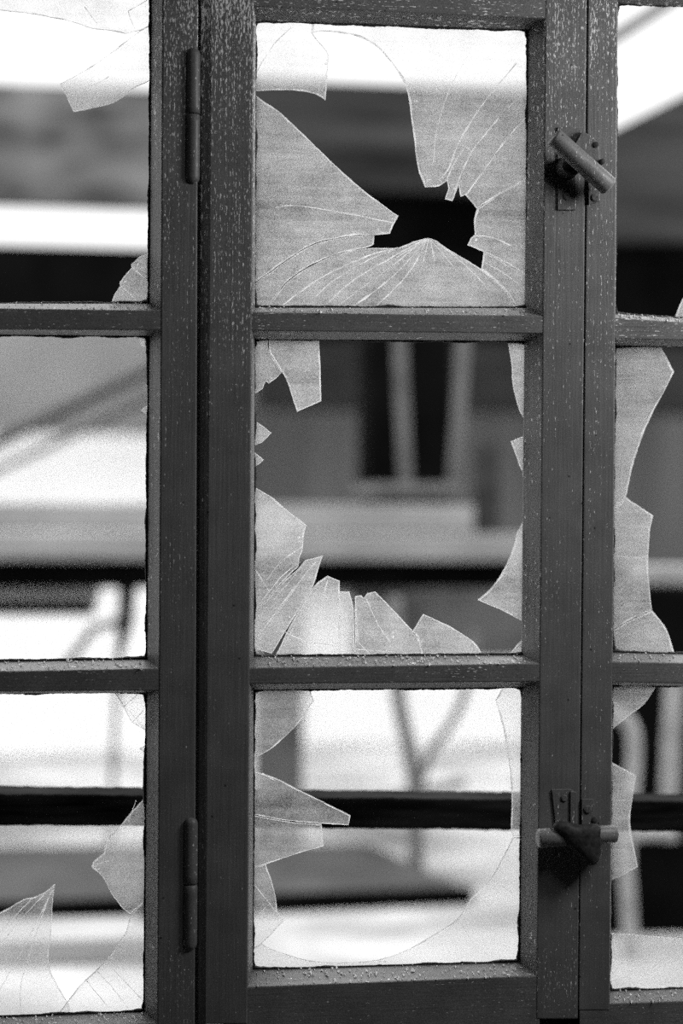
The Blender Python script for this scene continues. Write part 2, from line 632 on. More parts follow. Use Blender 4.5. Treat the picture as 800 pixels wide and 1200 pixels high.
shard(mid, 'MT', [(637, 657), (690, 684), (750, 727), (750, 800), (732, 798), (690, 750), (632, 700)], [[(640, 683), (690, 712), (745, 752)]], conv=c1, rim=1.6)
shard(mid, 'MT', [(730, 800), (65, 798), (120, 740), (170, 702), (250, 664), (330, 647), (413, 645), (450, 630), (488, 620), (510, 625), (555, 655), (632, 702), (690, 752), (730, 797)],
      [dict(w=1.6, p=[(490, 622), (455, 690), (420, 735), (358, 797)]), dict(w=1.8, p=[(488, 622), (430, 690), (370, 745), (297, 797)]),
       [(484, 623), (400, 690), (255, 797)], dict(w=1.5, p=[(478, 625), (380, 680), (290, 735), (220, 800)]), [(440, 636), (330, 680), (240, 735), (200, 772)],
       dict(w=1.6, p=[(413, 645), (330, 668), (210, 725), (110, 797)]), [(485, 625), (410, 670)], [(480, 627), (440, 655)], [(500, 625), (530, 660), (570, 710)],
       [(510, 630), (560, 665), (640, 740)], [(494, 622), (480, 680)], [(498, 624), (510, 680)]],
      conv=c1, rim=1.7, crumbs=[(488, 622)])
shard(mid, 'MT', [(350, 637), (352, 614), (300, 615), (200, 634), (120, 682), (42, 747), (42, 790), (65, 798), (120, 738), (170, 700), (250, 662), (330, 645)],
      [], conv=c1, rim=1.6, crumbs=[(165, 705), (405, 632)])
shard(mid, 'MT', [(42, 239), (42, 745), (120, 680), (200, 632), (300, 613), (350, 612), (393, 608), (400, 590), (415, 562), (390, 545), (320, 492), (250, 430), (180, 362), (110, 295), (50, 239)],
      [dict(w=1.5, p=[(95, 540), (150, 535), (250, 550), (330, 565), (400, 580)])], conv=c1, rim=1.8, crumbs=[(322, 495), (405, 572), (370, 605)])

# middle casement, middle pane
shard(mid, 'MM', [(44, 68), (75, 70), (76, 88), (95, 120), (112, 147), (98, 162), (78, 176), (70, 170), (62, 190), (55, 212), (44, 240)], conv=c2, crumbs=[(80, 172)])
shard(mid, 'MM', [(78, 66), (208, 66), (212, 140), (214, 222), (152, 250), (140, 215), (125, 170), (112, 145), (95, 117), (79, 90)], conv=c2, rim=1.6)
shard(mid, 'MM', [(44, 262), (85, 305), (60, 330), (42, 343)], conv=c2)
shard(mid, 'MM', [(42, 345), (65, 375), (55, 405), (50, 437), (90, 475), (130, 510), (175, 545), (168, 578), (165, 612), (157, 630), (155, 652), (100, 708), (40, 790)],
      [[(165, 600), (110, 640), (70, 690)], [(160, 640), (110, 680), (42, 765)], [(42, 660), (80, 720)]], conv=c2, crumbs=[(160, 585)])
shard(mid, 'MM', [(155, 657), (172, 637), (218, 624), (205, 665), (192, 705), (140, 790), (85, 880), (40, 862), (40, 795), (100, 710)],
      [dict(w=1.6, p=[(200, 640), (150, 700), (45, 840)]), [(190, 650), (110, 760), (50, 850)], [(175, 640), (90, 740)], [(40, 850), (65, 880)]], conv=c2, rim=1.7, crumbs=[(140, 795), (175, 740)])
shard(mid, 'MM', [(194, 707), (230, 677), (262, 690), (262, 880), (88, 882), (142, 792)],
      [dict(w=1.6, p=[(110, 820), (180, 848), (262, 862)]), [(230, 690), (200, 800), (150, 870)], [(180, 740), (110, 870)]], conv=c2, rim=1.7, crumbs=[(190, 850)])
shard(mid, 'MM', [(263, 718), (287, 718), (298, 765), (301, 880), (263, 880)], [[(263, 862), (300, 868)]], conv=c2)
shard(mid, 'MM', [(303, 730), (318, 728), (325, 735), (335, 722), (355, 718), (400, 765), (450, 817), (453, 825), (470, 850), (480, 880), (303, 880)],
      [[(305, 760), (310, 850), (345, 885)], [(330, 735), (360, 800), (395, 850)], [(303, 868), (400, 875)]], conv=c2, crumbs=[(390, 835), (310, 800)])
shard(mid, 'MM', [(453, 820), (480, 777), (520, 795), (560, 815), (610, 848), (645, 876), (482, 880), (468, 845)], [[(455, 822), (480, 850)]], conv=c2, crumbs=[(470, 852)])
shard(mid, 'MM', [(622, 740), (660, 705), (690, 660), (710, 615), (722, 570), (735, 490), (738, 440), (730, 390), (708, 327), (745, 305), (748, 305), (748, 806), (700, 775)],
      [[(742, 330), (738, 420)]], conv=c2, rim=1.7)
shard(mid, 'MM', [(745, 822), (690, 878), (746, 880)], conv=c2, rim=1.6)
shard(mid, 'MM', [(698, 66), (748, 68), (748, 300), (730, 245), (715, 190), (710, 130), (705, 95)], [[(712, 75), (745, 135)]], conv=c2)

# middle casement, bottom pane
shard(mid, 'MB', [(42, 66), (180, 66), (195, 92), (150, 155), (90, 212), (42, 250)], conv=c3, rim=1.5)
shard(mid, 'MB', [(40, 270), (100, 295), (180, 335), (290, 390), (285, 415), (215, 411), (130, 404), (40, 385)], [[(95, 300), (60, 280)]], conv=c3, rim=1.6)
shard(mid, 'MB', [(40, 387), (130, 406), (215, 413), (220, 470), (150, 490), (70, 517), (37, 525)], conv=c3, rim=1.6)
shard(mid, 'MB', [(35, 527), (70, 518), (85, 560), (95, 600), (100, 640), (118, 663), (60, 725), (37, 742)], [[(40, 570), (80, 620), (115, 660)], [(40, 655), (82, 618)]], conv=c3, rim=1.5)
shard(mid, 'MB', [(37, 744), (58, 726), (100, 745), (180, 768), (270, 775), (370, 765), (450, 735), (510, 700), (570, 660), (605, 605), (655, 558), (690, 495), (714, 447), (738, 447), (727, 765), (37, 790)],
      [[(655, 558), (710, 592)], [(570, 662), (610, 725)]], conv=c3, rim=1.4, crumbs=[(375, 764)])
shard(mid, 'MB', [(695, 55), (738, 57), (738, 445), (714, 445), (708, 432), (710, 350), (706, 270), (690, 170), (668, 90)], conv=c3, rim=1.3, crumbs=[(672, 98), (695, 180), (705, 245)])

# hinge side casement
shard(lef, 'LT', [(188, 262), (208, 300), (230, 349), (300, 335), (360, 318), (420, 275), (455, 243), (468, 232), (468, 75), (435, 97), (300, 197)],
      [[(235, 290), (285, 270), (340, 240)]], conv=c4, rim=1.0)
shard(lef, 'LT', [(-394, -36), (468, -36), (468, 73), (437, 95), (390, 105), (345, 95), (290, 90), (200, 62), (0, 32), (-394, 10)],
      [[(263, 20), (305, 75)], [(400, 35), (420, 90)], [(400, 35), (460, 0)]], conv=c4, rim=.9)
shard(lef, 'LT', [(340, 947), (358, 918), (376, 893), (373, 884), (392, 858), (412, 835), (409, 826), (440, 799), (463, 786), (463, 948)], [[(410, 832), (460, 878)], [(375, 890), (432, 945)]], conv=c4, rim=1.5, crumbs=[(378, 888), (418, 838)])
shard(lef, 'LM', [(418, 66), (462, 66), (462, 80), (455, 105), (440, 92)], conv=c5, rim=1.4)
shard(lef, 'LM', [(440, 295), (455, 265), (460, 170), (463, 168), (463, 380), (445, 322)], conv=c5, rim=1.2)
shard(lef, 'LM', [(430, 1078), (450, 1045), (462, 1022), (462, 1078)], conv=c5, rim=1.4)
shard(lef, 'LB', [(350, 85), (385, 130), (412, 178), (440, 210), (452, 222), (452, 85)], [[(412, 180), (448, 140)], [(385, 130), (430, 90)], [(365, 90), (385, 88)]], conv=c6, rim=1.2, crumbs=[(380, 125)])
shard(lef, 'LB', [(436, 260), (452, 238), (452, 285)], conv=c6, rim=1.2)
shard(lef, 'LB', [(452, 394), (400, 470), (330, 550), (325, 585), (290, 615), (288, 632), (320, 660), (350, 715), (385, 760), (408, 777), (440, 722), (449, 705)],
      [[(288, 632), (310, 618), (340, 610)], [(425, 420), (400, 490)]], conv=c6, rim=1.3, crumbs=[(298, 632)])
shard(lef, 'LB', [(408, 779), (440, 724), (449, 712), (449, 1080), (170, 1090), (215, 1045), (250, 1000), (300, 953), (345, 905), (372, 865), (395, 830)],
      [[(300, 953), (345, 1000), (400, 1070)], [(330, 925), (440, 1040)], [(270, 985), (340, 1070)]], conv=c6, rim=1.3, crumbs=[(345, 905)])
shard(lef, 'LB', [(-394, 960), (-150, 850), (0, 772), (80, 728), (100, 725), (140, 708), (172, 683), (165, 740), (160, 830), (153, 880), (155, 945), (180, 1000), (218, 1068), (214, 1092), (-394, 1108)],
      [[(168, 692), (90, 850), (-10, 1030)], [(100, 727), (40, 790), (-60, 900)], [(163, 700), (125, 800), (75, 960), (63, 1020), (66, 1095)], [(140, 712), (60, 800), (-80, 980)]], conv=c6, rim=1.2)

# latch side casement
shard(rig, 'RT', [(568, 1106), (600, 1050), (660, 960), (760, 880), (960, 860), (1318, 900), (1318, 1170)], conv=c7, rim=1.6)
shard(rig, 'RM', [(344, 75), (488, 76), (542, 158), (510, 222), (470, 297), (432, 385), (405, 470), (388, 545), (380, 577), (344, 642)], [[(440, 90), (465, 104)]], conv=c8, rim=2.0)
shard(rig, 'RM', [(380, 579), (472, 640), (460, 700), (455, 800), (459, 880), (468, 955), (400, 987), (338, 1032), (342, 644)], [[(345, 775), (400, 780), (450, 778)]], conv=c8, rim=1.7, crumbs=[(468, 648), (378, 575)])
shard(rig, 'RM', [(468, 958), (515, 1018), (550, 1088), (535, 1102), (337, 1098), (337, 1035), (400, 990)], conv=c8, rim=1.9)
shard(rig, 'RB', [(334, 66), (496, 64), (440, 130), (395, 165), (332, 228)], conv=c9, rim=2.0)
shard(rig, 'RB', [(331, 315), (415, 368), (405, 430), (395, 500), (398, 560), (410, 620), (420, 675), (329, 727)], [[(332, 450), (395, 452)]], conv=c9, rim=1.7)
shard(rig, 'RB', [(326, 893), (450, 903), (571, 913), (760, 930), (1257, 960), (1257, 1060), (326, 1090)], conv=c9, rim=1.5)

# old putty still clinging around the panes
def putty(root, pane, seed):
    rnd = random.Random(seed)
    q = [Vector(v) for v in PANES[pane]]
    c = sum(q, Vector((0, 0))) / 4
    bm = bmesh.new()
    for i in range(4):
        a, b = q[i], q[(i + 1) % 4]
        ln = (b - a).length
        nn = Vector((b.y - a.y, a.x - b.x)).normalized()
        if nn.dot(c - a) < 0:
            nn = -nn
        steps = int(ln / 3)
        rows = []
        for k in range(steps + 1):
            p = a + (b - a) * (k / steps)
            u = k * 3
            w = max(0.25, 1.0 + 2.6 * noise.noise(Vector((u * .035, i * 7.7 + seed * 3.3, 0))) + 1.1 * noise.noise(Vector((u * .25, i * 5.1, seed))))
            if i == 2:
                w += .9                                # thickest along the sill of the pane
            e = min(u, ln - u)
            if e < 12:
                w += (12 - e) * .2
            o_, m_, i_ = p - nn * 3, p + nn * w * .5, p + nn * w
            rows.append([bm.verts.new(P(o_.x, o_.y, GD + .0008)), bm.verts.new(P(m_.x, m_.y, GD - .0022)), bm.verts.new(P(i_.x, i_.y, GD + .0012)), bm.verts.new(P(o_.x, o_.y, GD + .0018))])
        for x, y in zip(rows, rows[1:]):
            for k in range(4):
                bm.faces.new((x[k], x[(k + 1) % 4], y[(k + 1) % 4], y[k]))
        bm.faces.new(rows[0])
        bm.faces.new(rows[-1][::-1])
    mesh_obj('putty_bead', bm, M_PUTTY, root)


for k, (nm, rt) in enumerate((('MT', mid), ('MM', mid), ('MB', mid), ('LT', lef), ('LM', lef), ('LB', lef), ('RT', rig), ('RM', rig), ('RB', rig))):
    putty(rt, nm, k + 1)

# flakes of paint, putty and glass lying on the ledges
M_FLAKE = plain_mat('pale_flakes', .75, var=.4, scale=400, rough=.6)


def debris(root, g, f, xa, xb, count, seed):
    rnd = random.Random(seed)
    bm = bmesh.new()
    for k in range(count):
        u = rnd.random()
        v = rnd.random() ** .8
        x = xa + (xb - xa) * u
        r = rnd.uniform(.5, 2.0) * (1.6 if rnd.random() < .08 else 1)
        y = lerp_line(g, x) * (1 - v) + lerp_line(f, x) * v
        c = P(x, y, GD * (1 - v) * .96 + .001) + Vector((0, -.0004, .0008))
        a = rnd.uniform(0, 6.28)
        tri = [bm.verts.new(c + Vector((math.cos(a + t) * r * .001 * rnd.uniform(.5, 1.4), math.sin(a + t) * r * .0022, math.sin(a + t) * r * .0008))) for t in (0, 2.1, 4.2)]
        top = bm.verts.new(c + Vector((0, 0, r * .0009)))
        bm.faces.new(tri)
        for i in range(3):
            bm.faces.new((tri[i], tri[(i + 1) % 3], top))
    o = mesh_obj('flake_debris', bm, M_FLAKE, root)
    o['kind'] = 'stuff'


debris(mid, ((299, 360), (617, 360.5)), ((295, 366), (637, 370.5)), 303, 618, 70, 1)
debris(mid, ((298, 769), (615, 767)), ((292, 783), (634, 777.5)), 301, 616, 170, 2)
debris(mid, ((297, 1136), (608, 1127)), ((290, 1157), (629, 1143.6)), 300, 612, 150, 3)
debris(lef, ((0, 355.5), (173, 355.5)), ((0, 361.5), (187, 364)), -140, 172, 130, 4)
debris(lef, ((0, 775), (173, 772)), ((0, 787), (187, 783.5)), -140, 172, 220, 5)
debris(lef, ((0, 1192), (167, 1185)), ((0, 1207), (184, 1199)), -140, 168, 160, 6)
debris(rig, ((722, 367.5), (800, 373)), ((722, 372.4), (800, 378)), 724, 1030, 160, 7)
debris(rig, ((718, 764.5), (800, 766)), ((718, 775.5), (800, 777)), 720, 1030, 130, 8)
debris(rig, ((715, 1161), (800, 1158)), ((716, 1176), (800, 1173)), 718, 1030, 170, 9)

# ------------------------------------------------------------------ ironwork
def empty_part(name, loc, parent):
    o = bpy.data.objects.new(name, None)
    o.empty_display_size = .02
    COL.objects.link(o)
    o.parent = parent
    o.location = Vector(loc) - parent.location
    return o


def hinge(xa, ya, xb, yb, ysplit):
    """barrel hinge: two round ended knuckles one above the other"""
    rad = .0088
    h = empty_part('hinge', P((xa + xb) / 2, yb, 0), lef)
    for top, bot, capt, capb in ((ya, ysplit - .6, True, False), (ysplit + .6, yb, False, True)):
        f = lambda y: P(xa + (xb - xa) * (y - ya) / (yb - ya), y, .0030)
        a, b = f(top), f(bot)
        ln = (b - a).length
        prof = []
        steps = 7
        if capt:
            prof += [((1 - math.cos(k / steps * math.pi / 2)) * rad * 1.0, math.sin(k / steps * math.pi / 2)) for k in range(steps)]
            prof[0] = (0, .25)
        else:
            prof += [(0, .9), (.0006, 1)]
        prof.append((rad * 1.1, 1.0))
        prof.append((ln - rad * 1.1, 1.0))
        if capb:
            prof += [(ln - (1 - math.cos(k / steps * math.pi / 2)) * rad, math.sin(k / steps * math.pi / 2)) for k in range(steps - 1, 0, -1)] + [(ln, .25)]
        else:
            prof += [(ln - .0006, 1), (ln, .9)]
        d = (b - a).normalized()
        bm = tube([a + d * t for t, r in prof], rad, seg=24, taper=[r for t, r in prof])
        mesh_obj('knuckle', bm, M_IRON, h, org=P((xa + xb) / 2, yb, 0), smooth=True)


hinge(226, 56, 225, 217, 134)
hinge(223, 957, 222, 1114, 1036)


def plate(name, pts, parent, org, m, d0=-.0025, d1=.002, bevel=.0007):
    bm = loft([[P(x, y, d) for x, y in pts] for d in (d0, d1)])
    return mesh_obj(name, bm, m, parent, org=org, bevel=bevel)


def screw(x, y, parent, org, r=.0048, d=-.0025, ang=.2):
    bm = tube([P(x, y, 0) + Vector((0, t, 0)) for t in (d - .0016, d - .0012, d + .001)], r, seg=18, taper=[.8, 1, 1])
    c = P(x, y, 0) + Vector((0, d - .0019, 0))
    dx, dz = Vector((math.cos(ang), 0, math.sin(ang))), Vector((-math.sin(ang), 0, math.cos(ang)))
    # raised lips of the slot
    for s in (-1, 1):
        q = [c + dx * (u * r * .75) + dz * (s * r * w) for u, w in ((-1, .18), (1, .18), (.7, .55), (-.7, .55))]
        loft([q, [p + Vector((0, .0012, 0)) for p in q]], bm)
    return mesh_obj('screw', bm, M_SCREW, parent, org=org)


def rod_handle(a, b, ra, rb, parent, org, m, flatten=1.0):
    """turned bar with softly rounded ends"""
    a, b = Vector(a), Vector(b)
    n = 18
    pts, tp = [], []
    d = b - a
    ln = d.length
    e = .0028 / ln
    for t, k in ((0, .72), (e * .4, .9), (e, 1), (.25, 1), (.5, 1), (.75, 1), (1 - e, 1), (1 - e * .4, .9), (1, .72)):
        pts.append(a + d * t)
        tp.append((ra + (rb - ra) * t) * k)
    bm = tube(pts, 1, seg=26, taper=tp)
    return mesh_obj('handle_bar', bm, m, parent, org=org, smooth=False, bevel=0)


def auto_smooth(o, ang=40):
    for p in o.data.polygons:
        p.use_smooth = True
    for e in o.data.edges:
        e.use_edge_sharp = False
    bm = bmesh.new()
    bm.from_mesh(o.data)
    for e in bm.edges:
        if len(e.link_faces) == 2 and e.calc_face_angle(0) > math.radians(ang):
            e.smooth = False
    bm.to_mesh(o.data)
    bm.free()


# upper latch: bar swung down across the meeting stiles
o1 = P(663, 246, 0)
la = empty_part('latch', o1, mid)
plate('back_plate', [(653, 149), (672, 148.5), (681, 152), (681, 176), (674.5, 184), (674.5, 246), (653, 246)], la, o1, M_IRON)
screw(663.5, 230, la, o1)
boss = tube([P(663, 197.5, 0) + Vector((0, t, 0)) for t in (.001, -.012, -.020, -.024, -.026)], .0128, seg=28, taper=[1.15, 1.0, .98, .85, .5])
auto_smooth(mesh_obj('boss', boss, M_HUB, la, org=o1))
hd = rod_handle(P(647.5, 160, -.031), P(714.5, 219.5, -.027), .0119, .0121, la, o1, M_IRONBAR)
auto_smooth(hd)
neck = tube([P(664, 196, -.018), P(668, 184, -.024), P(673, 181, -.029)], .0085, seg=18)
auto_smooth(mesh_obj('neck', neck, M_HUB, la, org=o1))
# keeper on the other casement
o2 = P(693, 200, 0)
ke = empty_part('latch_keeper', o2, rig)
plate('keeper_plate', [(688.6, 154.5), (693, 157.5), (701, 168), (702.5, 186), (702.5, 236), (689.5, 240), (688.6, 200)], ke, o2, M_IRON, d0=-.0035)
plate('tongue', [(674, 168), (682, 153.5), (691, 158), (700.5, 168), (702, 181), (695, 190), (684, 186)], la, o1, M_IRON, d0=-.0115, d1=-.0048)
for px, py in ((694.5, 171.5), (703, 190.5)):
    auto_smooth(mesh_obj('pin', tube([P(px, py, 0) + Vector((0, t, 0)) for t in (-.0138, -.0132, -.0117)] if px < 700 else [P(px, py, 0) + Vector((0, t, 0)) for t in (-.010, -.009, .001)], .0034, seg=16, taper=[.6, 1, 1]), M_HUB, la if px < 700 else ke, org=o1 if px < 700 else o2))
screw(696, 232, ke, o2, d=-.0035, ang=.9)

# lower latch: bar level, lumpy rusted hub around it
o3 = P(661, 1010, 0)
lb = empty_part('latch', o3, mid)
plate('back_plate', [(646, 925), (668, 924.5), (673.5, 928), (674, 1004), (652, 1006), (650, 960)], lb, o3, M_IRON)
plate('cover_strip', [(668, 927), (675.6, 928), (676, 966), (668, 966)], lb, o3, M_IRON, d0=-.0048, d1=-.001)
screw(660, 935, lb, o3, r=.004, ang=1.1)
hd = rod_handle(P(629.5, 982.5, -.020), P(722.5, 977, -.019), .0116, .0107, lb, o3, M_IRONBAR)
auto_smooth(hd)


def lumpy_hub():
    """cast hub, wider at the top left and drawn down to a lobe at the lower right"""
    out = [(645, 968.5), (650, 962.5), (656, 961), (667, 963), (676, 966.5), (687, 965.5), (697, 963.5), (704, 968), (706.5, 975), (706.8, 990),
           (705, 1003), (702, 1011), (696, 1015.5), (690, 1014.5), (682, 1007), (675, 1002), (667, 995), (660, 987), (653, 977)]
    cx, cy = 680, 983
    secs = []
    for d, s in ((-.006, .84), (-.011, .91), (-.018, .97), (-.024, 1.0), (-.029, .93), (-.033, .76), (-.035, .5), (-.036, .2)):
        ring = []
        for i, (x, y) in enumerate(out):
            k = s * (1 + .03 * noise.noise(Vector((x * .1, y * .1, d * 90))))
            ring.append(P(cx + (x - cx) * k, cy + (y - cy) * k, d))
        secs.append(ring)
    return loft(secs)


hb = mesh_obj('boss', lumpy_hub(), M_HUB, lb, org=o3, smooth=True)
sb = hb.modifiers.new('Subdivision', 'SUBSURF')
sb.levels = sb.render_levels = 2
o4 = P(688, 966, 0)
kf = empty_part('latch_keeper', o4, rig)
plate('keeper_plate', [(681.3, 936), (696, 936), (696.5, 990), (681.3, 990)], kf, o4, M_IRON, d0=-.003)
screw(687.5, 948, kf, o4, d=-.003, ang=1.4)
pin = tube([P(695.5, 961.5, 0), P(695.5, 961.5, -.0035), P(695.5, 961.5, -.0048)], .0042, seg=16, taper=[1, 1, .5])
auto_smooth(mesh_obj('pin', pin, M_HUB, kf, org=o4))

# ------------------------------------------------------------------ room on this side
def struct(name, bm, m, bevel=0):
    o = mesh_obj(name, bm, m, bevel=bevel)
    o['kind'] = 'structure'
    return o


M_ROOM = plain_mat('dim_plaster', .22, var=.2, scale=3)
M_FLOOR = plain_mat('dim_floorboards', .12, var=.3, scale=6, stretch=(8, 1, 1))
X0, X1, Y0, Z1 = -2.2, 1.75, -4.4, 2.9
wl, wr = P(-217, 600, 0).x, P(1107, 600, 0).x
zt, zb = P(400, -72, 0).z, P(400, 1212, 0).z
bm = bmesh.new()
W0, W1 = -.012, .24
box((X0, W0, 0), (wl - .05, W1, Z1), bm)
box((wr + .05, W0, 0), (X1, W1, Z1), bm)
box((wl - .05, W0, zt + .07), (wr + .05, W1, Z1), bm)
box((wl - .05, W0, 0), (wr + .05, W1, zb - .06), bm)
struct('wall_front', bm, M_ROOM)
bm = bmesh.new()
fy0, fy1 = -.004, .09
box((wl - .05, fy0, zb - .06), (wl - .002, fy1, zt + .07), bm)
box((wr + .002, fy0, zb - .06), (wr + .05, fy1, zt + .07), bm)
box((wl - .002, fy0, zt + .004), (wr + .002, fy1, zt + .07), bm)
box((wl - .002, .012, zb - .06), (wr + .002, .13, zb - .012), bm)
box((P(618, 1190, .05).x, BK + .004, zb - .06), (P(708, 1190, .05).x, .13, P(400, 1176, .05).z), bm)
for px in (233.2, 682.5):
    loft([[P(px + a - 2, -70, d), P(px + b - 2, -70, d), P(px + b - 6, 1210, d), P(px + a - 6, 1210, d)] for d in (BK + .004, .1) for a, b in ((-7, 13),)] if px != 682.5 else
         [[P(px + a + 4, -70, d), P(px + b + 4, -70, d), P(px + b - 4, 1210, d), P(px + a - 4, 1210, d)] for d in (BK + .004, .1) for a, b in ((-12, 14),)], bm)
struct('window_1', bm, M_RAIL)
struct('wall_left', box((X0 - .1, Y0, 0), (X0, W1, Z1)), M_ROOM)
struct('wall_right', box((X1, Y0, 0), (X1 + .1, W1, Z1)), M_ROOM)
struct('wall_back', box((X0, Y0 - .1, 0), (X1, Y0, Z1)), M_ROOM)
struct('floor', box((X0 - .1, Y0 - .1, -.1), (X1 + .1, W0, 0)), M_FLOOR)
struct('ceiling', box((X0 - .1, Y0 - .1, Z1), (X1 + .1, W1, Z1 + .1)), M_ROOM)

# ------------------------------------------------------------------ the yard beyond the window
M_CONC = plain_mat('pale_concrete', .34, var=.7, scale=1.9)
M_WHITE = plain_mat('limewash', .88, var=.06, scale=4)
M_GREYWALL = plain_mat('grey_plaster', .30, var=.15, scale=2.5)
M_DIM = plain_mat('dark_boards', .028, var=.5, scale=3, stretch=(1, 1, 5))
M_BLACK = plain_mat('black_wood_and_shade', .003, var=.5, scale=6, spec=0.02)  # black timber, and also the painted shade pieces
M_WEATHER = plain_mat('weathered_boards', .10, var=.85, scale=3.6, stretch=(1, 1, 3.0), detail=4)
M_PALE = plain_mat('pale_wood', .25, var=.2, scale=5, stretch=(1, 1, 4))
M_TUBE = plain_mat('dull_chrome_tube', .11, var=.15, scale=20, rough=.5)
M_GREYTUBE = plain_mat('grey_tube', .15, var=.2, scale=20, rough=.6)
M_WEATHER2 = plain_mat('gable_boards', .026, var=.9, scale=3.0, stretch=(.4, 1, 5), detail=3)
M_LEG = plain_mat('grey_bench_leg', .10, var=.3, scale=8)
M_TOP = plain_mat('scuffed_table_top', .05, var=.3, scale=5)
M_TUBE2 = plain_mat('pale_tube', .26, var=.2, scale=20, rough=.5)
M_PART = plain_mat('grey_partition_paint', .085, var=.3, scale=2, stretch=(3, 1, .4))
M_RAILWOOD = plain_mat('rail_timber', .012, var=.9, scale=40, stretch=(.2, 1, 2), rough=.9, spec=.05)


def pbox(x0, y0, x1, y1, Y, dep, bm=None, floor=False, m0=.5):
    """upright box whose near face fills a rectangle of the photograph at depth Y"""
    a, b = P(x0, (y0 + y1) / 2, Y), P(x1, (y0 + y1) / 2, Y)
    zt_, zb_ = P((x0 + x1) / 2, y0, Y).z, P((x0 + x1) / 2, y1, Y).z
    if floor:
        zb_ = 0
    return box((a.x, Y, zb_), (b.x, Y + dep, zt_), bm)


def solo(name, bm, m, label, cat, bevel=.006, group=None):
    """a thing of one mesh, its origin at the middle of its base"""
    xs = [v.co.x for v in bm.verts]
    ys = [v.co.y for v in bm.verts]
    zs = [v.co.z for v in bm.verts]
    org = Vector(((min(xs) + max(xs)) / 2, (min(ys) + max(ys)) / 2, min(zs)))
    bmesh.ops.translate(bm, verts=bm.verts, vec=-org)
    o = mesh_obj(name, bm, m, bevel=bevel)
    o.location = org
    tag(o, label, cat, group)
    return o


g = struct('ground', box((-9, W1, -.1), (12, 14, 0)), M_CONC)
# far wall, limewashed at the bottom
FW = 6.6
zd = P(400, 700, FW).z
zw = P(400, 376, FW).z
bm = box((-5, FW, 0), (9, FW + .2, zd))
struct('wall_far', bm, M_WHITE)
struct('wall_far_upper', box((-5, FW + .02, zd), (9, FW + .2, zw)), M_GREYWALL)

# the rail just outside
rl = thing('guard_rail', 'dark rough timber rail crossing outside the lowest panes', 'rail', (P(400, 960, .30).x, .32, 0))
a0, a1 = P(-420, 925, .30), P(1330, 945, .30)
b0, b1 = P(-420, 963, .30), P(1330, 980, .30)
n = 220
bm = bmesh.new()
rows = []
for k in range(n + 1):
    t = k / n
    tp, bt = a0.lerp(a1, t), b0.lerp(b1, t)
    rg = lambda s: .0016 * noise.noise(Vector((k * .7, s, 0))) + .0012 * noise.noise(Vector((k * .13, s, 3)))
    rows.append([bm.verts.new(tp + Vector((0, 0, rg(1)))), bm.verts.new(tp + Vector((0, .05, .004 + rg(2)))),
                 bm.verts.new(bt + Vector((0, .05, rg(3)))), bm.verts.new(bt + Vector((0, 0, rg(4))))])
for x, y in zip(rows, rows[1:]):
    for i in range(4):
        bm.faces.new((x[i], x[(i + 1) % 4], y[(i + 1) % 4], y[i]))
bm.faces.new(rows[0])
bm.faces.new(rows[-1][::-1])
mesh_obj('rail_beam', bm, M_RAILWOOD, rl, bevel=.002)
for xx in (a0.x + .06, a1.x - .06):
    mesh_obj('post', box((xx - .035, .31, 0), (xx + .035, .38, a0.z - .01)), M_RAILWOOD, rl, bevel=.004)

# the open shed over the far wall: boards and beams on posts
sh = thing('open_shed', 'derelict timber shed with weathered roof boards and dark beams across the yard', 'shed', (P(400, 600, 5.6).x, 5.8, 0))


def part(name, bm, m, root, bevel=.006):
    return mesh_obj(name, bm, m, root, bevel=bevel)


part('roof_board', pbox(-420, 92, 238, 238, 5.6, .08), M_WEATHER, sh)
part('roof_board', pbox(240, 97, 700, 222, 5.6, .08), M_WEATHER2, sh)
part('beam', pbox(-420, 291, 900, 380, 5.62, .12), M_BLACK, sh)
part('interior_shade_panel', pbox(236, 205, 900, 400, 5.75, .05), M_BLACK, sh)  # black sheet standing in for the darkness inside the shed
bm = loft([[P(x, y, d) for x, y in ((640, 185), (690, 163), (724, 147), (800, 109), (1010, 6), (1010, 284), (640, 284))] for d in (5.2, 5.3)])
part('gable_boards', bm, M_WEATHER2, sh)
for x in (-400, 880):
    part('post', pbox(x, 80, x + 40, 900, 5.7, .12, floor=True), M_DIM, sh)

# long bench against the wall
BY = 3.4
wb = thing('workbench', 'long pale topped workbench with a dark front rail', 'workbench', (P(100, 600, BY).x, BY + .3, 0))
part('bench_top', pbox(-420, 589, 556, 622, BY, .62), M_PALE, wb)
part('apron', pbox(-420, 624, 640, 656, BY - .03, .13), M_PALE, wb)
part('front_rail', pbox(-420, 657, 735, 690, BY + .03, .10), M_BLACK, wb)
part('lower_board', pbox(-420, 690, 118, 707, BY + .2, .05), M_WHITE, wb)
part('lower_rail', pbox(-420, 706, 112, 722, BY + .1, .06), M_BLACK, wb)
part('leg', pbox(303, 690, 356, 900, BY + .2, .09, floor=True), M_LEG, wb)
part('back_board', pbox(412, 690, 640, 772, BY + .5, .04), M_LEG, wb)
part('leg', pbox(-300, 680, -262, 900, BY + .1, .07, floor=True), M_LEG, wb)
bm = tube([P(150, 668, BY + .1), P(147, 730, BY + .1), P(138, 775, BY + .1), P(128, 1010, BY + .1)], .026, taper=[1, .9, .4, .2])
part('leg', bm, M_DIM, wb, 0)
bm = tube([P(150, 725, BY + .1), P(108, 738, BY + .1), P(70, 790, BY + .1)], .014)
part('brace', bm, M_GREYTUBE, wb, 0)

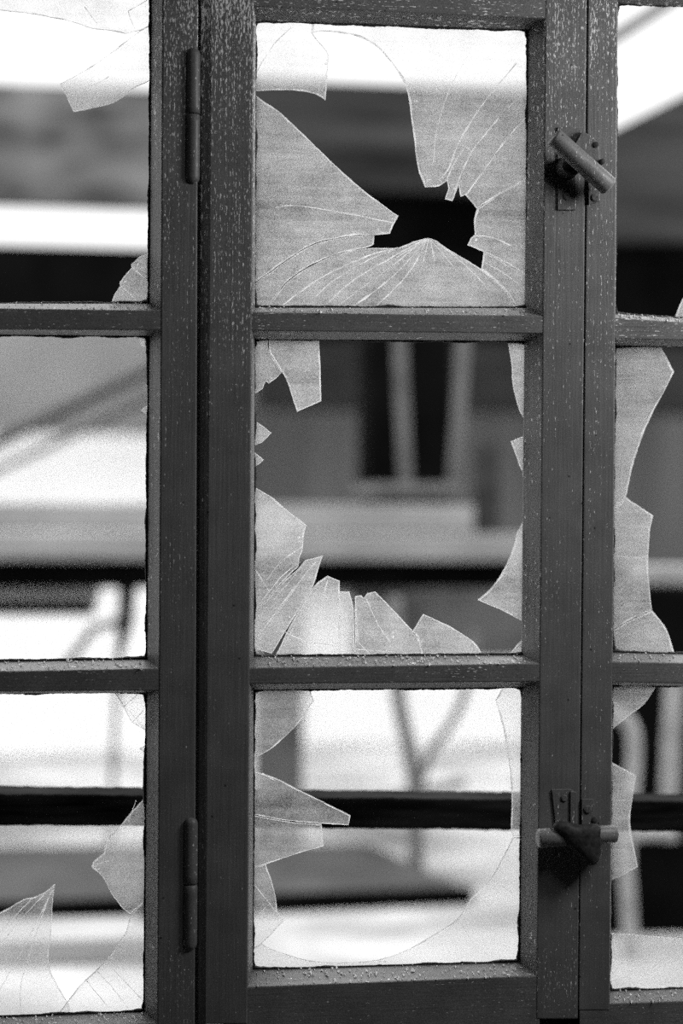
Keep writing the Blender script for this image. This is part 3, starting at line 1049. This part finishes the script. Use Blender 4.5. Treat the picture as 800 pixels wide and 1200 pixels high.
# what stands on the bench
ch = thing('tubular_chair', 'tubular metal chair standing on the workbench before a black box', 'chair', P(500, 589, BY + .12))
for x0, x1, yy in ((466, 476, 0), (546, 531, 0)):
    part('leg', tube([P(x0, 380 - 40, BY + .12 + yy), P((x0 + x1) / 2, 470, BY + .12 + yy), P(x1, 578, BY + .12 + yy)], .018 if yy == 0 else .012), M_TUBE if x0 > 500 else M_LEG, ch, 0)
part('seat', pbox(440, 567, 545, 580, BY + .06, .34), M_TUBE, ch)
solo('black_box', pbox(430, 384, 530, 588, BY + .45, .16), M_BLACK, 'tall black box on the workbench behind the metal chair', 'box')
hd_ = thing('hoarding', 'dark over grey boarding standing along the far wall behind the metal chair', 'hoarding', Vector((P(500, 600, FW - .1).x, FW - .1, 0)))
part('upper_board', pbox(300, 384, 900, 482, FW - .12, .05), M_DIM, hd_)
part('lower_board', pbox(238, 486, 900, 694, FW - .16, .05), M_PART, hd_)
for px in (318, 860):
    part('post', pbox(px, 480, px + 14, 700, FW - .1, .04, floor=True), M_PART, hd_)
solo('black_case', pbox(560, 515, 586, 622.5, BY + .01, .06), M_DIM, 'narrow black case standing at the end of the pale workbench top', 'case')

solo('white_panel', pbox(-420, 508, 236, 592, FW - .3, .06, floor=True), M_WHITE, 'added white panel brightening the lower band of the far wall behind the handrail', 'panel')  # added panel; its white stands in for the wall brightening downwards
# sloping handrail in front of the left part of the far wall
hr = thing('handrail', 'pair of thin grey rods sloping up across the far wall', 'handrail', (P(-200, 600, 4.6).x, 4.6, 0))
part('rail', tube([P(-260, 640, 4.6), P(260, 395, 4.6)], .019), M_DIM, hr, 0)
part('rail', tube([P(-260, 672, 4.6), P(300, 408, 4.6)], .011), M_DIM, hr, 0)
part('post', tube([P(-240, 630, 4.6), Vector((P(-240, 630, 4.6).x, 4.6, 0))], .02), M_DIM, hr, 0)
part('post', tube([P(262, 395, 4.6), Vector((P(262, 395, 4.6).x, 4.6, 0))], .012), M_DIM, hr, 0)

# forked stand and dark board lying in the yard
st = thing('forked_stand', 'dark grey forked tubular stand behind the timber rail', 'stand', Vector((P(486, 1030, 3.1).x, 3.1, 0)))
part('stem', tube(smooth_path([P(462, 700, 3.1), P(466, 810, 3.1), P(480, 880, 3.1), P(486, 935, 3.1), Vector((P(488, 1030, 3.1).x, 3.1, 0))]), .02), M_GREYTUBE, st, 0)
part('branch', tube(smooth_path([P(486, 940, 3.1), P(505, 880, 3.1), P(530, 845, 3.1), P(548, 800, 3.1), P(556, 740, 3.1)]), .012), M_GREYTUBE, st, 0)
part('foot', tube(smooth_path([P(462, 932, 3.1), P(495, 926, 3.1), P(545, 916, 3.1)]), .012), M_GREYTUBE, st, 0)

q0, q1, q2, q3 = P(-300, 1092, 2.62), P(552, 1064, 2.82), P(432, 1001, 3.15), P(-300, 1008, 3.1)
q0.z = .0
q1.z = .0
th_ = Vector((0, -.02, .05))
tt = thing('table_top', 'dark table top lying tilted on the pale ground', 'table top', Vector((.1, 2.8, 0)))
part('board', loft([[q0, q1, q2, q3], [p + Vector((0, -.004, .03)) for p in (q0, q1, q2, q3)]]), M_TOP, tt)
up = [q1 + Vector((0, -.004, .042)), q0 + Vector((0, -.004, .062))]
part('edge_shadow_strip', loft([[q0 + Vector((0, d, 0)), q1 + Vector((0, d, 0))] + [p + Vector((0, d, 0)) for p in up] for d in (-.03, -.002)]), M_BLACK, tt)  # black strip painting the shadow along the lower edge
solo('timber_block', box((q3.x + .9, 3.14, 0), (q3.x + 1.3, 3.2, q3.z * .62)), M_DIM, 'timber block propping the dark table top', 'block')
solo('plank', pbox(-300, 1104, 172, 1112, 2.2, .25, floor=True), M_GREYWALL, 'pale plank lying on the ground before the dark table top', 'plank')

# dark cabinet and pale chair seen through the latch side casement
solo('black_cabinet', pbox(702, 688, 1010, 1092, 2.36, .32, floor=True), M_BLACK, 'black cabinet standing behind the latch side casement', 'cabinet', bevel=.01)
c_ = thing('low_chair', 'pale tubular chair in front of the black cabinet', 'chair', Vector((P(765, 1000, 2.2).x, 2.2, 0)))
pt = smooth_path([P(700, 832, 2.1), P(726, 838, 2.1), P(741, 858, 2.1), P(742, 900, 2.1), P(736, 960, 2.1), P(733, 1010, 2.1)]) + [Vector((P(740, 1092, 2.1).x, 2.1, 0))]
part('back_tube', tube(pt, .018), M_TUBE2, c_, 0)
pt = [P(790, 790, 2.25), P(786, 870, 2.25), P(783, 940, 2.25), P(783, 985, 2.25)]
part('back_tube', tube(pt, .022), M_TUBE2, c_, 0)
part('seat', pbox(736, 974, 792, 986, 2.08, .16), M_TUBE2, c_)
part('leg', tube([P(850, 985, 2.2), Vector((P(856, 1092, 2.2).x, 2.2, 0))], .018), M_TUBE2, c_, 0)
solo('pale_carton', pbox(764, 664, 830, 687, 2.4, .2), M_PALE, 'small pale carton on top of the black cabinet', 'carton')
pl = thing('leaning_pole', 'grey pole leaning against the sky beside the gable boards', 'pole', Vector((P(560, 600, 4.9).x, 4.9, 0)))
part('shaft', tube([P(690, 62, 4.9), P(900, -72, 4.9)], .034), M_GREYTUBE, pl, 0)
part('upright', tube([P(696, 60, 4.9), Vector((P(690, 60, 4.9).x, 4.9, 0))], .02), M_GREYTUBE, pl, 0)

# ------------------------------------------------------------------ light
w = bpy.data.worlds.new('overcast_sky')
S.world = w
w.use_nodes = True
t = w.node_tree
t.nodes.clear()
o = t.nodes.new('ShaderNodeOutputWorld')
b = t.nodes.new('ShaderNodeBackground')
tc = t.nodes.new('ShaderNodeTexCoord')
sp = t.nodes.new('ShaderNodeSeparateXYZ')
t.links.new(tc.outputs['Generated'], sp.inputs[0])
b.inputs['Color'].default_value = (1, 1, 1, 1)
t.links.new(ramp(t, sp.outputs['Z'], [(0, .31), (.22, .34), (.9, 1.0)]), b.inputs['Color'])
b.inputs['Strength'].default_value = 4.5
t.links.new(b.outputs[0], o.inputs['Surface'])


def area(name, loc, aim, sx, sy, power):
    l = bpy.data.lights.new(name, 'AREA')
    l.shape = 'RECTANGLE'
    l.size, l.size_y, l.energy = sx, sy, power
    ob = bpy.data.objects.new(name, l)
    COL.objects.link(ob)
    ob.location = loc
    ob.rotation_euler = (Vector(aim) - Vector(loc)).to_track_quat('-Z', 'Y').to_euler()
    return ob


area('assumed_side_light', (1.05, -.57, 1.58), (.1, 0, .9), .3, .4, 9.5)  # assumed unseen lamp lighting the frame from the right; no side window is built
area('soft_fill_light', (.75, -1.3, 2.3), (.4, 0, .7), .3, .3, 4)  # added unseen soft fill for frame and latches; no lamp hangs here

S.view_settings.view_transform = 'Standard'
S.view_settings.look = 'None'
S.view_settings.gamma = 1
S.view_settings.use_curve_mapping = False
S.view_settings.exposure = 0
S.cycles.use_denoising = False
S.cycles.max_bounces = 8
S.cycles.transparent_max_bounces = 16
S.cycles.caustics_reflective = False
S.cycles.caustics_refractive = False
